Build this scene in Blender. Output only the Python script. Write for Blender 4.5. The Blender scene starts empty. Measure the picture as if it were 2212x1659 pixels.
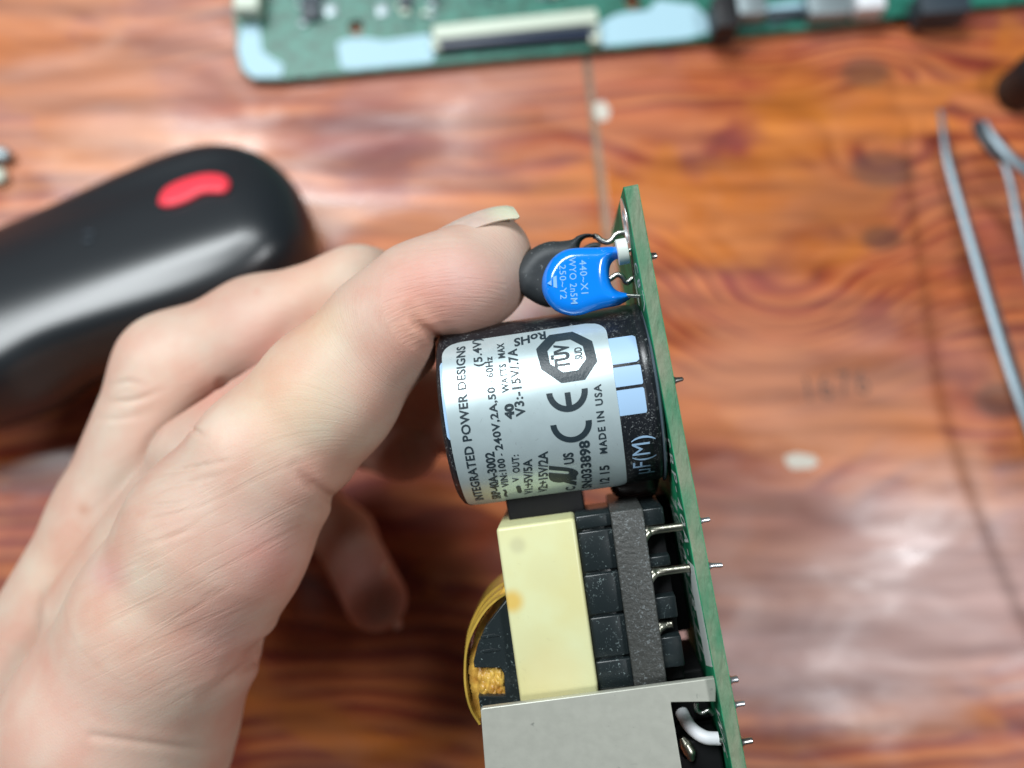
import bpy, bmesh, math, random
import numpy as np
from mathutils import Vector
random.seed(7); rng = np.random.RandomState(7)
sc = bpy.context.scene
# ---------------------------------------------------------------- camera, world, lamps, exposure
U = 0.0015                       # one modelling unit = 1.5 mm
FP, CX, CY = 1915.6, 1106.0, 829.5
TILT = math.radians(10); HCAM = 205*math.cos(TILT)
Rx = np.array([1., 0, 0]); Fw = np.array([0, math.sin(TILT), -math.cos(TILT)]); Up = np.array([0, math.cos(TILT), math.sin(TILT)])
CAM = np.array([0, 0, HCAM])
cd = bpy.data.cameras.new('camera'); cam = bpy.data.objects.new('camera', cd); sc.collection.objects.link(cam)
cam.location = tuple(CAM*U); cam.rotation_euler = (TILT, 0, 0)
cd.sensor_width = 36; cd.lens = 36*FP/2212; cd.clip_start = .005; cd.clip_end = 50
cd.dof.use_dof = True; cd.dof.focus_distance = 105.0*U; cd.dof.aperture_fstop = 6.6
sc.camera = cam
w = bpy.data.worlds.new("World"); sc.world = w; w.use_nodes = True
w.node_tree.nodes['Background'].inputs[0].default_value = (.80, .90, 1, 1)
w.node_tree.nodes['Background'].inputs[1].default_value = .035

def area(name, loc, target, sx, sy, power, col):
    l = bpy.data.lights.new(name, 'AREA'); l.shape = 'RECTANGLE'; l.size = sx; l.size_y = sy; l.energy = power; l.color = col
    o = bpy.data.objects.new(name, l); sc.collection.objects.link(o); o.location = loc
    o.rotation_euler = (Vector(target)-Vector(loc)).to_track_quat('-Z', 'Y').to_euler(); return o
area('ceiling_light', (-.52, .58, 1.20), (0, 0, .15), 1.0, .30, 23.5, (.93, .98, 1))
area('window_light', (.66, -.13, 1.25), (.05, .0, .1), .24, .18, 7.5, (.95, .98, 1))
sc.view_settings.view_transform = 'Standard'; sc.view_settings.look = 'None'
sc.view_settings.exposure = 0; sc.view_settings.gamma = 1
sc.render.engine = 'CYCLES'; sc.cycles.use_denoising = True; sc.cycles.max_bounces = 8

# ---------------------------------------------------------------- frames (all in units)
N = lambda v: np.array(v, float)/np.linalg.norm(v)
def c2w(P):                       # camera frame (right, down, depth) -> world
    P = np.atleast_2d(P); return CAM + P[:, :1]*Rx + P[:, 2:3]*Fw - P[:, 1:2]*Up
def C(px, py, d): return np.array([(px-CX)/FP*d, (py-CY)/FP*d, d])
def TT(px, py, z=0.):             # point of the horizontal plane at height z seen at a place of the photo
    r = c2w(C(px, py, 1.))[0]-CAM; return CAM + r*((z-CAM[2])/r[2])
bt_ = N([.183, .983, 0]); be = N([136, -25.3, 1915.6]); be = N(be-bt_*(be@bt_)); bn = -np.cross(bt_, be)
BO = C(1347, 402, 101.)
def B(a, b, c): return BO + bt_*a + be*b + bn*c
def Bw(Q):                        # board coords (a,b,c) array -> world
    Q = np.atleast_2d(Q); return c2w(BO + Q[:, :1]*bt_ + Q[:, 1:2]*be + Q[:, 2:3]*bn)
def ab(px, py, b):                # a, c of a photo point at inset b
    r = C(px, py, 1.); D = (b+BO@be)/(r@be); q = r*D-BO; return q@bt_, q@bn
def face(px, py, c=0.):
    r = C(px, py, 1.); D = (c+BO@bn)/(r@bn); q = r*D-BO; return q@bt_, q@be
cm = N(bn-.042*bt_); ct = N(bt_-cm*(bt_@cm)); CA = BO+bt_*23.9+be*12.6; CR = 11.4
def cyl(th, c, R=CR):             # capacitor surface, th in degrees
    th = np.radians(np.asarray(th, float)); c = np.asarray(c, float)
    return CA + np.multiply.outer(c, cm) - np.multiply.outer(np.sin(th)*R, ct) - np.multiply.outer(np.cos(th)*R, be)

# ---------------------------------------------------------------- object helpers
def link(o): sc.collection.objects.link(o); return o
def tag(o, label, cat, group=None, kind=None):
    o['label'] = label; o['category'] = cat
    if group: o['group'] = group
    if kind: o['kind'] = kind
    return o
def root(name, at, label, cat, group=None):
    o = link(bpy.data.objects.new(name, None)); o.location = tuple(np.array(at)*U); o.empty_display_size = .01
    return tag(o, label, cat, group)
def rootpos(o):
    p = np.zeros(3)
    while o is not None: p += np.array(o.location); o = o.parent
    return p
def mk(name, V, F, mat, parent=None, smooth=True, sharp=None, at=None):
    V = np.asarray(V, float)*U
    org = rootpos(parent) if parent is not None else (np.array(at)*U if at is not None else V.mean(0))
    me = bpy.data.meshes.new(name); me.from_pydata((V-org).tolist(), [], [list(map(int, f)) for f in F]); me.update()
    if mat: me.materials.append(mat)
    bm = bmesh.new(); bm.from_mesh(me); bmesh.ops.recalc_face_normals(bm, faces=bm.faces); bm.to_mesh(me); bm.free()
    if smooth:
        me.polygons.foreach_set('use_smooth', [True]*len(me.polygons))
        me.set_sharp_from_angle(angle=math.radians(sharp or 35))
    o = link(bpy.data.objects.new(name, me))
    if parent is None: o.location = tuple(org)
    else: o.parent = parent
    return o
class MB:
    def __init__(s): s.V = []; s.F = []
    def add(s, V, F):
        n = len(s.V); s.V += [tuple(v) for v in V]; s.F += [[i+n for i in f] for f in F]; return s
    def box(s, fn, x0, x1, y0, y1, z0, z1, bev=.0, seg=2):
        bm = bmesh.new(); bmesh.ops.create_cube(bm, size=1)
        for v in bm.verts: v.co = Vector(((x0+x1)/2+v.co.x*(x1-x0), (y0+y1)/2+v.co.y*(y1-y0), (z0+z1)/2+v.co.z*(z1-z0)))
        if bev > 0: bmesh.ops.bevel(bm, geom=bm.edges[:], offset=bev, segments=seg, affect='EDGES', profile=.5)
        V = fn(np.array([v.co[:] for v in bm.verts])); s.add(V, [[v.index for v in f.verts] for f in bm.faces]); bm.free(); return s
    def tube(s, pts, r, seg=12, sx=1., fn=None, cap=True):
        P = np.array(pts, float); n = len(P); R = np.broadcast_to(np.asarray(r, float), (n,)) if np.ndim(r) < 2 else r
        T = np.gradient(P, axis=0); T /= np.linalg.norm(T, axis=1)[:, None]
        a = np.array([0, 0, 1.]) if abs(T[0][2]) < .9 else np.array([1., 0, 0]); V = []
        u = N(np.cross(T[0], a))
        for i in range(n):
            u = N(u-T[i]*(u@T[i])); v = np.cross(T[i], u)
            for k in range(seg):
                an = 2*math.pi*k/seg; V.append(P[i]+R[i]*(math.cos(an)*u*sx+math.sin(an)*v))
        F = [[i*seg+k, i*seg+(k+1) % seg, (i+1)*seg+(k+1) % seg, (i+1)*seg+k] for i in range(n-1) for k in range(seg)]
        if cap: F += [list(range(seg))[::-1], [(n-1)*seg+k for k in range(seg)]]
        V = np.array(V); s.add(fn(V) if fn else V, F); return s
    def build(s, name, mat, parent=None, **k): return mk(name, np.array(s.V), s.F, mat, parent, **k)
def spline(pts, n=40):            # smooth path through points
    P = np.array(pts, float); m = len(P); out = []
    Q = np.vstack([2*P[0]-P[1], P, 2*P[-1]-P[-2]])
    for i in range(m-1):
        p0, p1, p2, p3 = Q[i:i+4]
        for t in np.linspace(0, 1, max(2, n//(m-1)), endpoint=False):
            out.append(.5*((2*p1)+(-p0+p2)*t+(2*p0-5*p1+4*p2-p3)*t*t+(-p0+3*p1-3*p2+p3)*t**3))
    out.append(P[-1]); return np.array(out)
def plate(outer, holes, t0, t1, fn, bev=0.):   # filled 2D outline with holes, extruded from t0 to t1; fn maps (x,y,z)
    cu = bpy.data.curves.new('outline', 'CURVE'); cu.dimensions = '2D'; cu.fill_mode = 'BOTH'
    for loop in [outer]+list(holes):
        sp = cu.splines.new('POLY'); sp.points.add(len(loop)-1); sp.use_cyclic_u = True
        for p, q in zip(sp.points, loop): p.co = (q[0], q[1], 0, 1)
    cu.extrude = (t1-t0)/2-bev; cu.bevel_depth = bev; cu.bevel_resolution = 1; cu.offset = -bev
    V, F = curve_mesh(cu); V[:, 2] += (t0+t1)/2; return fn(V), F
def curve_mesh(cu):
    o = bpy.data.objects.new('temp', cu); link(o); dg = bpy.context.evaluated_depsgraph_get(); dg.update()
    me = bpy.data.meshes.new_from_object(o.evaluated_get(dg))
    V = np.array([v.co[:] for v in me.vertices]) if len(me.vertices) else np.zeros((0, 3)); F = [list(p.vertices) for p in me.polygons]
    bpy.data.objects.remove(o); bpy.data.curves.remove(cu); bpy.data.meshes.remove(me)
    return V, F
def glyphs(txt, weight=0., spacing=1.):
    cu = bpy.data.curves.new('lettering', 'FONT'); cu.body = txt; cu.size = 1; cu.offset = weight; cu.space_character = spacing; cu.resolution_u = 3
    return curve_mesh(cu)
def text_fit(mb, txt, fn, weight=0., spacing=1., x0=0., mirror=False):   # fn(x in 0..1, y in cap heights)
    V, F = glyphs(txt, weight, spacing)
    H = glyphs('H', 0)[0][:, 1].max(); lo, hi = V[:, 0].min(), V[:, 0].max()
    x = (V[:, 0]-lo)/(hi-lo); x = 1-x if mirror else x
    mb.add(fn(x, V[:, 1]/H), F)

# ---------------------------------------------------------------- implicit surfaces
def surface_nets(f, lo, hi, h):
    lo = np.array(lo, float); n = np.ceil((np.array(hi)-lo)/h).astype(int)+1
    xs, ys, zs = [lo[i]+h*np.arange(n[i]) for i in range(3)]
    G = np.empty(tuple(n), np.float32)
    for i in range(0, n[0], 16):
        X, Y, Z = np.meshgrid(xs[i:i+16], ys, zs, indexing='ij'); G[i:i+16] = f(X, Y, Z)
    S = G < 0; cnt = np.zeros(tuple(n-1), np.int8); offs = [(i, j, k) for i in (0, 1) for j in (0, 1) for k in (0, 1)]
    for (i, j, k) in offs: cnt += S[i:n[0]-1+i, j:n[1]-1+j, k:n[2]-1+k]
    act = np.argwhere((cnt > 0) & (cnt < 8)); idx = -np.ones(tuple(n-1), np.int64); idx[tuple(act.T)] = np.arange(len(act))
    cv = {o: G[tuple((act+np.array(o)).T)] for o in offs}; acc = np.zeros((len(act), 3)); w_ = np.zeros(len(act))
    for o in offs:
        for ax in range(3):
            if o[ax] == 0:
                p = list(o); p[ax] = 1; p = tuple(p); a, b = cv[o], cv[p]; m = (a < 0) != (b < 0)
                t = np.where(m, a/np.where(m, a-b, 1), 0); q = np.zeros((len(act), 3)); q[:] = o; q[:, ax] = t
                acc += q*m[:, None]; w_ += m
    V = lo+h*(act+acc/w_[:, None]); F = []
    for ax in range(3):
        a, b = [k for k in range(3) if k != ax]
        sl0 = [slice(1, -1)]*3; sl1 = [slice(1, -1)]*3; sl0[ax] = slice(0, -1); sl1[ax] = slice(1, None)
        cr = S[tuple(sl0)] != S[tuple(sl1)]; e = np.argwhere(cr); off = np.array([1, 1, 1]); off[ax] = 0; e = e+off
        q = []
        for da, db in ((0, 0), (-1, 0), (-1, -1), (0, -1)):
            g = e.copy(); g[:, a] += da; g[:, b] += db; q.append(idx[tuple(g.T)])
        F.append(np.stack(q, 1))
    F = np.vstack(F); F = F[(F >= 0).all(1)]
    return V, F
def smooth_v(V, F, it=2, lam=.5):
    E = np.vstack([F[:, [0, 1]], F[:, [1, 2]], F[:, [2, 3]], F[:, [3, 0]]]); E = np.vstack([E, E[:, ::-1]])
    d = np.bincount(E[:, 0], minlength=len(V))[:, None]
    for _ in range(it):
        A = np.stack([np.bincount(E[:, 0], V[E[:, 1], k], minlength=len(V)) for k in range(3)], 1)
        V = V*(1-lam)+lam*A/np.maximum(d, 1)
    return V
def smin(a, b, k):
    h = np.clip(.5+.5*(b-a)/k, 0, 1); return b*(1-h)+a*h-k*h*(1-h)
def cone(X, Y, Z, a, b, ra, rb):
    a = np.array(a); ba = np.array(b)-a; L = ba@ba
    x, y, z = X-a[0], Y-a[1], Z-a[2]; h = np.clip((x*ba[0]+y*ba[1]+z*ba[2])/L, 0, 1)
    return np.sqrt((x-h*ba[0])**2+(y-h*ba[1])**2+(z-h*ba[2])**2)-(ra+(rb-ra)*h)
def ell(X, Y, Z, c, r):
    q = np.sqrt(((X-c[0])/r[0])**2+((Y-c[1])/r[1])**2+((Z-c[2])/r[2])**2); return (q-1)*min(r)
def poly_sd(X, Y, P):             # 2D signed distance, negative inside
    P = np.array(P, float); d = np.full(X.shape, 1e9); ins = np.zeros(X.shape, bool); n = len(P)
    for i in range(n):
        a, b = P[i], P[(i+1) % n]; e = b-a; wx, wy = X-a[0], Y-a[1]; h = np.clip((wx*e[0]+wy*e[1])/(e@e), 0, 1)
        d = np.minimum(d, (wx-h*e[0])**2+(wy-h*e[1])**2)
        c = (a[1] > Y) != (b[1] > Y); xi = (b[0]-a[0])*(Y-a[1])/((b[1]-a[1]) or 1e-9)+a[0]; ins ^= c & (X < xi)
    return np.where(ins, -1, 1)*np.sqrt(d)
def closed(pts, n=60):
    P = list(pts); Q = spline(P[-2:]+P+P[:2], n=n*2); k = max(2, (n*2)//(len(P)+3)); return Q[2*k:2*k+k*len(P)]
def inflate(P, wd, T, h, lo=None, dome=0.):    # pillow body round the outline P in (x,y), thickness +-T in z
    P = np.array(P); mn, mx = P.min(0)-2*h, P.max(0)+2*h
    xs = np.arange(mn[0], mx[0]+h, h); ys = np.arange(mn[1], mx[1]+h, h)
    XX, YY = np.meshgrid(xs, ys, indexing='ij'); D2 = poly_sd(XX, YY, P)
    def f(X, Y, Z):
        i = np.clip(np.round((X-mn[0])/h).astype(int), 0, len(xs)-1); j = np.clip(np.round((Y-mn[1])/h).astype(int), 0, len(ys)-1)
        d = D2[i, j]; q = np.maximum(wd+d, 0)
        return np.where(q > 0, np.sqrt(q*q+(Z*wd/T)**2)-wd, np.abs(Z)*wd/T-wd)
    V, F = surface_nets(f, (mn[0], mn[1], -T-2*h), (mx[0]-h, mx[1]-h, T+2*h), h)
    return smooth_v(V, F, 4), F

# ---------------------------------------------------------------- materials
def mat(name, col, rough=.5, metal=0., spec=.5, nscale=0, namp=.1, bump=0., bscale=400, dust=0., dscale=1500, coat=0., stretch=(1, 1, 1), col2=None, aniso=0, sss=0, dcol=(.55, .6, .6), trans=0., bump_dist=.0002, dthr=.66):
    m = bpy.data.materials.new(name); m.use_nodes = True; nt = m.node_tree; n = nt.nodes; L = nt.links.new; b = n['Principled BSDF']
    b.inputs['Base Color'].default_value = (*col, 1); b.inputs['Roughness'].default_value = rough; b.inputs['Metallic'].default_value = metal
    b.inputs['Specular IOR Level'].default_value = spec; b.inputs['Coat Weight'].default_value = coat; b.inputs['Coat Roughness'].default_value = .1
    if trans: b.inputs['Transmission Weight'].default_value = trans
    if sss: b.inputs['Subsurface Weight'].default_value = sss; b.inputs['Subsurface Radius'].default_value = (1, .6, .4); b.inputs['Subsurface Scale'].default_value = .001
    tc = n.new('ShaderNodeTexCoord'); mp = n.new('ShaderNodeMapping'); mp.inputs['Scale'].default_value = stretch; L(tc.outputs['Object'], mp.inputs[0])
    out = None
    if nscale:
        x = n.new('ShaderNodeTexNoise'); x.inputs['Scale'].default_value = nscale; x.inputs['Detail'].default_value = 6; L(mp.outputs[0], x.inputs[0])
        r = n.new('ShaderNodeMix'); r.data_type = 'RGBA'; c2 = col2 or tuple(max(0, c*(1-namp*2)) for c in col); c1 = col if col2 else tuple(min(1, c*(1+namp)) for c in col)
        r.inputs[6].default_value = (*c1, 1); r.inputs[7].default_value = (*c2, 1)
        q = n.new('ShaderNodeMapRange'); q.inputs[1].default_value = .35; q.inputs[2].default_value = .65; L(x.outputs[0], q.inputs[0]); L(q.outputs[0], r.inputs[0]); out = r.outputs[2]
    if dust:
        x = n.new('ShaderNodeTexNoise'); x.inputs['Scale'].default_value = dscale; x.inputs['Detail'].default_value = 3; x.inputs['Distortion'].default_value = 1.5; L(tc.outputs['Object'], x.inputs[0])
        y = n.new('ShaderNodeTexNoise'); y.inputs['Scale'].default_value = 160; L(tc.outputs['Object'], y.inputs[0])
        ad = n.new('ShaderNodeMath'); ad.operation = 'MULTIPLY_ADD'; ad.inputs[1].default_value = .22; L(y.outputs[0], ad.inputs[0]); L(x.outputs[0], ad.inputs[2])
        q = n.new('ShaderNodeMapRange'); q.inputs[1].default_value = dthr+.06; q.inputs[2].default_value = dthr+.16; q.inputs[4].default_value = dust; L(ad.outputs[0], q.inputs[0])
        r = n.new('ShaderNodeMix'); r.data_type = 'RGBA'; r.inputs[6].default_value = (*col, 1); r.inputs[7].default_value = (*dcol, 1); L(q.outputs[0], r.inputs[0])
        if out: L(out, r.inputs[6])
        out = r.outputs[2]
    if out: L(out, b.inputs['Base Color'])
    if bump:
        x = n.new('ShaderNodeTexNoise'); x.inputs['Scale'].default_value = bscale; x.inputs['Detail'].default_value = 5; L(mp.outputs[0], x.inputs[0])
        bp = n.new('ShaderNodeBump'); bp.inputs['Strength'].default_value = bump; bp.inputs['Distance'].default_value = bump_dist; L(x.outputs[0], bp.inputs['Height']); L(bp.outputs[0], b.inputs['Normal'])
    return m
M = dict(
 sleeve=mat('black_sleeve', (.012, .014, .018), .28, dust=.5, bump=.12, bscale=300, dthr=.66, dscale=2200),
 sleeve_blue=mat('pale_blue_print', (.34, .52, .74), .38),
 label=mat('silver_label', (.62, .76, .79), .32, metal=.5, spec=.5, nscale=300, namp=.02, dust=.35, dscale=900, dcol=(.35, .4, .4), dthr=.72),
 ink=mat('black_ink', (.02, .035, .045), .38, bump=.2, bscale=2500),
 blue=mat('blue_epoxy', (.004, .22, .85), .16, coat=.5, bump=.25, bscale=90, dust=.5, dthr=.74, bump_dist=.0004),
 blueink=mat('pale_ink', (.22, .47, .80), .4),
 black_epoxy=mat('black_epoxy', (.026, .032, .036), .55, bump=.2, bscale=900, dust=.25, dthr=.72),
 tin=mat('tinned_lead', (.66, .66, .62), .3, metal=1, bump=.08, bscale=300),
 solder=mat('bright_solder', (.75, .78, .8), .3, metal=.9, bump=.3, bscale=700),
 brass=mat('dull_brass_pin', (.42, .41, .34), .33, metal=1, bump=.5, bscale=500),
 bead=mat('white_spacer', (.82, .88, .84), .4),
 pcb=mat('green_solder_mask', (.014, .25, .115), .62, spec=.12, nscale=120, namp=.3, dust=.3, dthr=.72, dcol=(.3, .45, .4)),
 pcb_edge=mat('glass_fibre_edge', (.06, .20, .105), .6, nscale=330, col2=(.19, .23, .15), bump=1., bscale=1100, stretch=(1, .16, 1), bump_dist=.0007),
 silk=mat('white_silkscreen', (.62, .68, .66), .7, spec=.15),
 tape=mat('pale_yellow_tape', (.66, .68, .40), .38, nscale=75, col2=(.64, .61, .31), dust=.18, dscale=700, dcol=(.35, .33, .2), dthr=.73, bump=.05, bscale=200),
 bobbin=mat('black_bobbin', (.012, .018, .020), .33, bump=.15, bscale=300, dust=.5, dthr=.69, dscale=1600, dcol=(.35, .45, .45)),
 ferrite=mat('grey_ferrite', (.048, .050, .047), .5, bump=.8, bscale=1300, dust=.5, dthr=.63, dscale=1700, dcol=(.22, .25, .26), bump_dist=.0003),
 kapton=mat('amber_tape', (.55, .36, .06), .25, coat=.4, nscale=200, col2=(.33, .22, .04), stretch=(1, .3, 1)),
 copper=mat('varnished_copper', (.75, .50, .10), .25, nscale=240, col2=(.35, .14, .02), bump=1, bscale=350, bump_dist=.0008),
 steel=mat('zinc_plate', (.56, .57, .50), .44, metal=.5, nscale=500, namp=.025, dust=.6, dscale=300, dcol=(.12, .14, .13), dthr=.76, bump=.15, bscale=500),
 wire=mat('white_wire', (.75, .77, .8), .45),
 dark=mat('dark_part', (.008, .008, .009), .6, spec=.2),
 choke=mat('dark_choke', (.045, .02, .018), .25, coat=.3),
 scanner=mat('scanner_black', (.011, .015, .019), .35, spec=.9),
 red=mat('red_button', (.95, .05, .08), .45),
 sticker=mat('pale_sticker', (.45, .52, .62), .4),
 mb=mat('mainboard_green', (.008, .085, .055), .4, nscale=260, col2=(.03, .22, .16)),
 mbsilk=mat('mainboard_white', (.40, .62, .72), .5),
 cream=mat('cream_connector', (.62, .70, .58), .5),
 navy=mat('navy_latch', (.02, .035, .075), .4),
 chip=mat('chip_black', (.03, .045, .06), .5),
 grey=mat('grey_metal', (.3, .36, .38), .4, metal=.5),
 toolsteel=mat('tool_steel', (.20, .25, .28), .5, metal=.9),
 filler=mat('joint_filler', (.30, .22, .15), .6, nscale=60, namp=.2),
 pencil=mat('pencil', (.09, .06, .05), .7),
 chalk=mat('pale_chip', (.62, .58, .50), .6),
 black=mat('plain_black', (.01, .01, .012), .5),
 nail=mat('nail_plate', (.62, .47, .40), .3, sss=.3, nscale=300, namp=.06),
)
def wood_mat():
    m = bpy.data.materials.new('varnished_red_wood'); m.use_nodes = True; nt = m.node_tree; n = nt.nodes; L = nt.links.new; b = n['Principled BSDF']
    geo = n.new('ShaderNodeNewGeometry')
    def math_(op, a, bb=None, c=None):
        x = n.new('ShaderNodeMath'); x.operation = op
        for i, v in enumerate((a, bb, c)):
            if v is None: continue
            if isinstance(v, (int, float)): x.inputs[i].default_value = v
            else: L(v, x.inputs[i])
        return x.outputs[0]
    def noise(scale, st=(1, 1, 1), det=3, dist=0, off=(0, 0, 0)):
        mp = n.new('ShaderNodeMapping'); mp.inputs['Scale'].default_value = st; mp.inputs['Location'].default_value = off; L(geo.outputs['Position'], mp.inputs[0])
        x = n.new('ShaderNodeTexNoise'); x.inputs['Scale'].default_value = scale; x.inputs['Detail'].default_value = det; x.inputs['Distortion'].default_value = dist; L(mp.outputs[0], x.inputs[0]); return x.outputs[0]
    def ramp(fac, stops):
        r = n.new('ShaderNodeValToRGB'); e = r.color_ramp.elements
        while len(e) < len(stops): e.new(.5)
        for q, (p, c) in zip(e, stops): q.position = p; q.color = (*c, 1)
        L(fac, r.inputs[0]); return r.outputs[0]
    def mix(f, a, bb, mode='MIX'):
        x = n.new('ShaderNodeMix'); x.data_type = 'RGBA'; x.blend_type = mode
        if isinstance(f, (int, float)): x.inputs[0].default_value = f
        else: L(f, x.inputs[0])
        for i, v in ((6, a), (7, bb)):
            if isinstance(v, tuple): x.inputs[i].default_value = (*v, 1)
            else: L(v, x.inputs[i])
        return x.outputs[2]
    sep = n.new('ShaderNodeSeparateXYZ'); L(geo.outputs['Position'], sep.inputs[0])
    # growth-ring height field: straight grain along x, bent round knots
    f = math_('MULTIPLY', sep.outputs[1], 135.)
    f = math_('ADD', f, math_('MULTIPLY', math_('SUBTRACT', noise(7, (.30, 1, 1), 2), .5), 14.))
    f = math_('ADD', f, math_('MULTIPLY', math_('SUBTRACT', noise(40, (.3, 1, 1), 2), .5), 2.6))
    knotm = None
    for (px, py, s, amp, rr) in KNOTS:
        p = TT(px, py)*U
        vd = n.new('ShaderNodeVectorMath'); vd.operation = 'SUBTRACT'; L(geo.outputs['Position'], vd.inputs[0]); vd.inputs[1].default_value = tuple(p)
        vs = n.new('ShaderNodeVectorMath'); vs.operation = 'MULTIPLY'; L(vd.outputs[0], vs.inputs[0]); vs.inputs[1].default_value = (.62, 1, 0)
        ln = n.new('ShaderNodeVectorMath'); ln.operation = 'LENGTH'; L(vs.outputs[0], ln.inputs[0])
        d = ln.outputs['Value']; q = math_('DIVIDE', d, s); g = math_('EXPONENT', math_('MULTIPLY', math_('MULTIPLY', q, q), -1.))
        f = math_('ADD', f, math_('MULTIPLY', g, amp*1.7))
        if rr:
            k = n.new('ShaderNodeMapRange'); k.inputs[1].default_value = rr*1.15; k.inputs[2].default_value = rr*.75; L(d, k.inputs[0])
            knotm = k.outputs[0] if knotm is None else math_('MAXIMUM', knotm, k.outputs[0])
    fr = math_('FRACT', f)
    ring = ramp(fr, [(0, (.66, .31, .13)), (.35, (.54, .20, .075)), (.60, (.33, .075, .042)), (.80, (.15, .030, .040)), (.92, (.46, .16, .065)), (1, (.66, .31, .13))])
    f2 = math_('FRACT', math_('MULTIPLY', f, .37))
    ring2 = ramp(f2, [(0, (.50, .20, .085)), (.45, (.58, .27, .10)), (.75, (.33, .085, .055)), (1, (.50, .20, .085))])
    c = mix(.30, ring, ring2)
    # stained patches with steep sides, amber and purple
    p1 = n.new('ShaderNodeMapRange'); p1.inputs[1].default_value = .54; p1.inputs[2].default_value = .60; L(noise(16, (1, 1.5, 1), 3, .6), p1.inputs[0])
    c = mix(math_('MULTIPLY', p1.outputs[0], .55), c, (.27, .062, .062))
    p2 = n.new('ShaderNodeMapRange'); p2.inputs[1].default_value = .55; p2.inputs[2].default_value = .61; L(noise(14, (1, 1.6, 1), 3, .5, (3, 5, 0)), p2.inputs[0])
    c = mix(math_('MULTIPLY', p2.outputs[0], .75), c, (.62, .27, .05))
    # pale worn varnish all over; patches placed below also paint sheen at lower right
    p3 = n.new('ShaderNodeMapRange'); p3.inputs[1].default_value = .50; p3.inputs[2].default_value = .68; L(noise(11, (1, 1.3, 1), 5, .4, (9, 1, 0)), p3.inputs[0])
    c = mix(math_('MULTIPLY', p3.outputs[0], .42), c, (.50, .31, .24))
    def worn_glare(px, py, rx, ry, amt, colr, c):
        p = TT(px, py)*U
        vd = n.new('ShaderNodeVectorMath'); vd.operation = 'SUBTRACT'; L(geo.outputs['Position'], vd.inputs[0]); vd.inputs[1].default_value = tuple(p)
        vs = n.new('ShaderNodeVectorMath'); vs.operation = 'MULTIPLY'; L(vd.outputs[0], vs.inputs[0]); vs.inputs[1].default_value = (1/rx, 1/ry, 0)
        ln = n.new('ShaderNodeVectorMath'); ln.operation = 'LENGTH'; L(vs.outputs[0], ln.inputs[0])
        g = math_('ADD', ln.outputs['Value'], math_('MULTIPLY', noise(45, (.7, 1, 1), 5, .3), .9))
        k = n.new('ShaderNodeMapRange'); k.inputs[1].default_value = 1.75; k.inputs[2].default_value = 1.0; L(g, k.inputs[0])
        return mix(math_('MULTIPLY', k.outputs[0], amt), c, colr)
    for a in WORN_GLARE: c = worn_glare(*a, c)
    if knotm is not None: c = mix(math_('MULTIPLY', knotm, .62), c, (.115, .085, .075))
    fine = ramp(noise(130, (.10, 1, 1), 5), [(.34, (.66, .62, .62)), (.62, (1.14, 1.14, 1.14))])
    c = mix(1., c, fine, 'MULTIPLY')
    c = mix(1., c, (.90, .64, .56), 'MULTIPLY')
    L(c, b.inputs['Base Color'])
    rg = n.new('ShaderNodeMapRange'); rg.inputs[1].default_value = .38; rg.inputs[2].default_value = .62; rg.inputs[3].default_value = .19; rg.inputs[4].default_value = .58; L(noise(38, (.45, 1, 1), 6, .6), rg.inputs[0]); L(rg.outputs[0], b.inputs['Roughness'])
    b.inputs['Specular IOR Level'].default_value = .5
    bp = n.new('ShaderNodeBump'); bp.inputs['Strength'].default_value = .35; bp.inputs['Distance'].default_value = .0006; L(noise(60, (.35, 1, 1), 4), bp.inputs['Height']); L(bp.outputs[0], b.inputs['Normal'])
    return m
KNOTS = [(1905, 365, .016, 1.6, .0075), (1650, 640, .030, 3.4, 0), (1870, 155, .014, -1.5, .006), (1905, 515, .010, 1.0, .0048), (2165, 865, .018, 1.8, .0065),
         (2090, 800, .030, -2.4, 0), (1500, 280, .030, -1.5, 0), (300, 120, .030, 1.5, 0), (1750, 1130, .05, 2.4, 0), (1330, 640, .03, -2, 0), (1450, 330, .018, 1.2, 0)]
WORN_GLARE = [(1840, 1330, .06, .035, .7, (.56, .52, .55)), (2080, 1240, .05, .035, .75, (.58, .55, .58)), (1650, 1230, .035, .022, .5, (.46, .34, .29)), (1700, 1440, .05, .018, .6, (.54, .50, .54)),  # lavender ones paint the varnish glare at lower right into the colour
        (1720, 840, .05, .020, .55, (.60, .34, .19)), (1600, 1000, .035, .035, .5, (.55, .32, .19)), (1380, 900, .04, .02, .4, (.6, .3, .15)), (950, 200, .05, .03, .45, (.46, .27, .20)), (250, 120, .06, .04, .4, (.5, .29, .2)),
        (330, 330, .07, .010, .6, (.68, .33, .09)), (1720, 260, .018, .022, .6, (.70, .32, .05)), (1040, 490, .05, .012, .6, (.66, .33, .11)), (780, 300, .03, .012, .7, (.24, .055, .065)),
        (1500, 1000, .03, .010, .5, (.22, .08, .08)), (1620, 1100, .04, .012, .45, (.25, .12, .12))]
M['wood'] = wood_mat()

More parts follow.
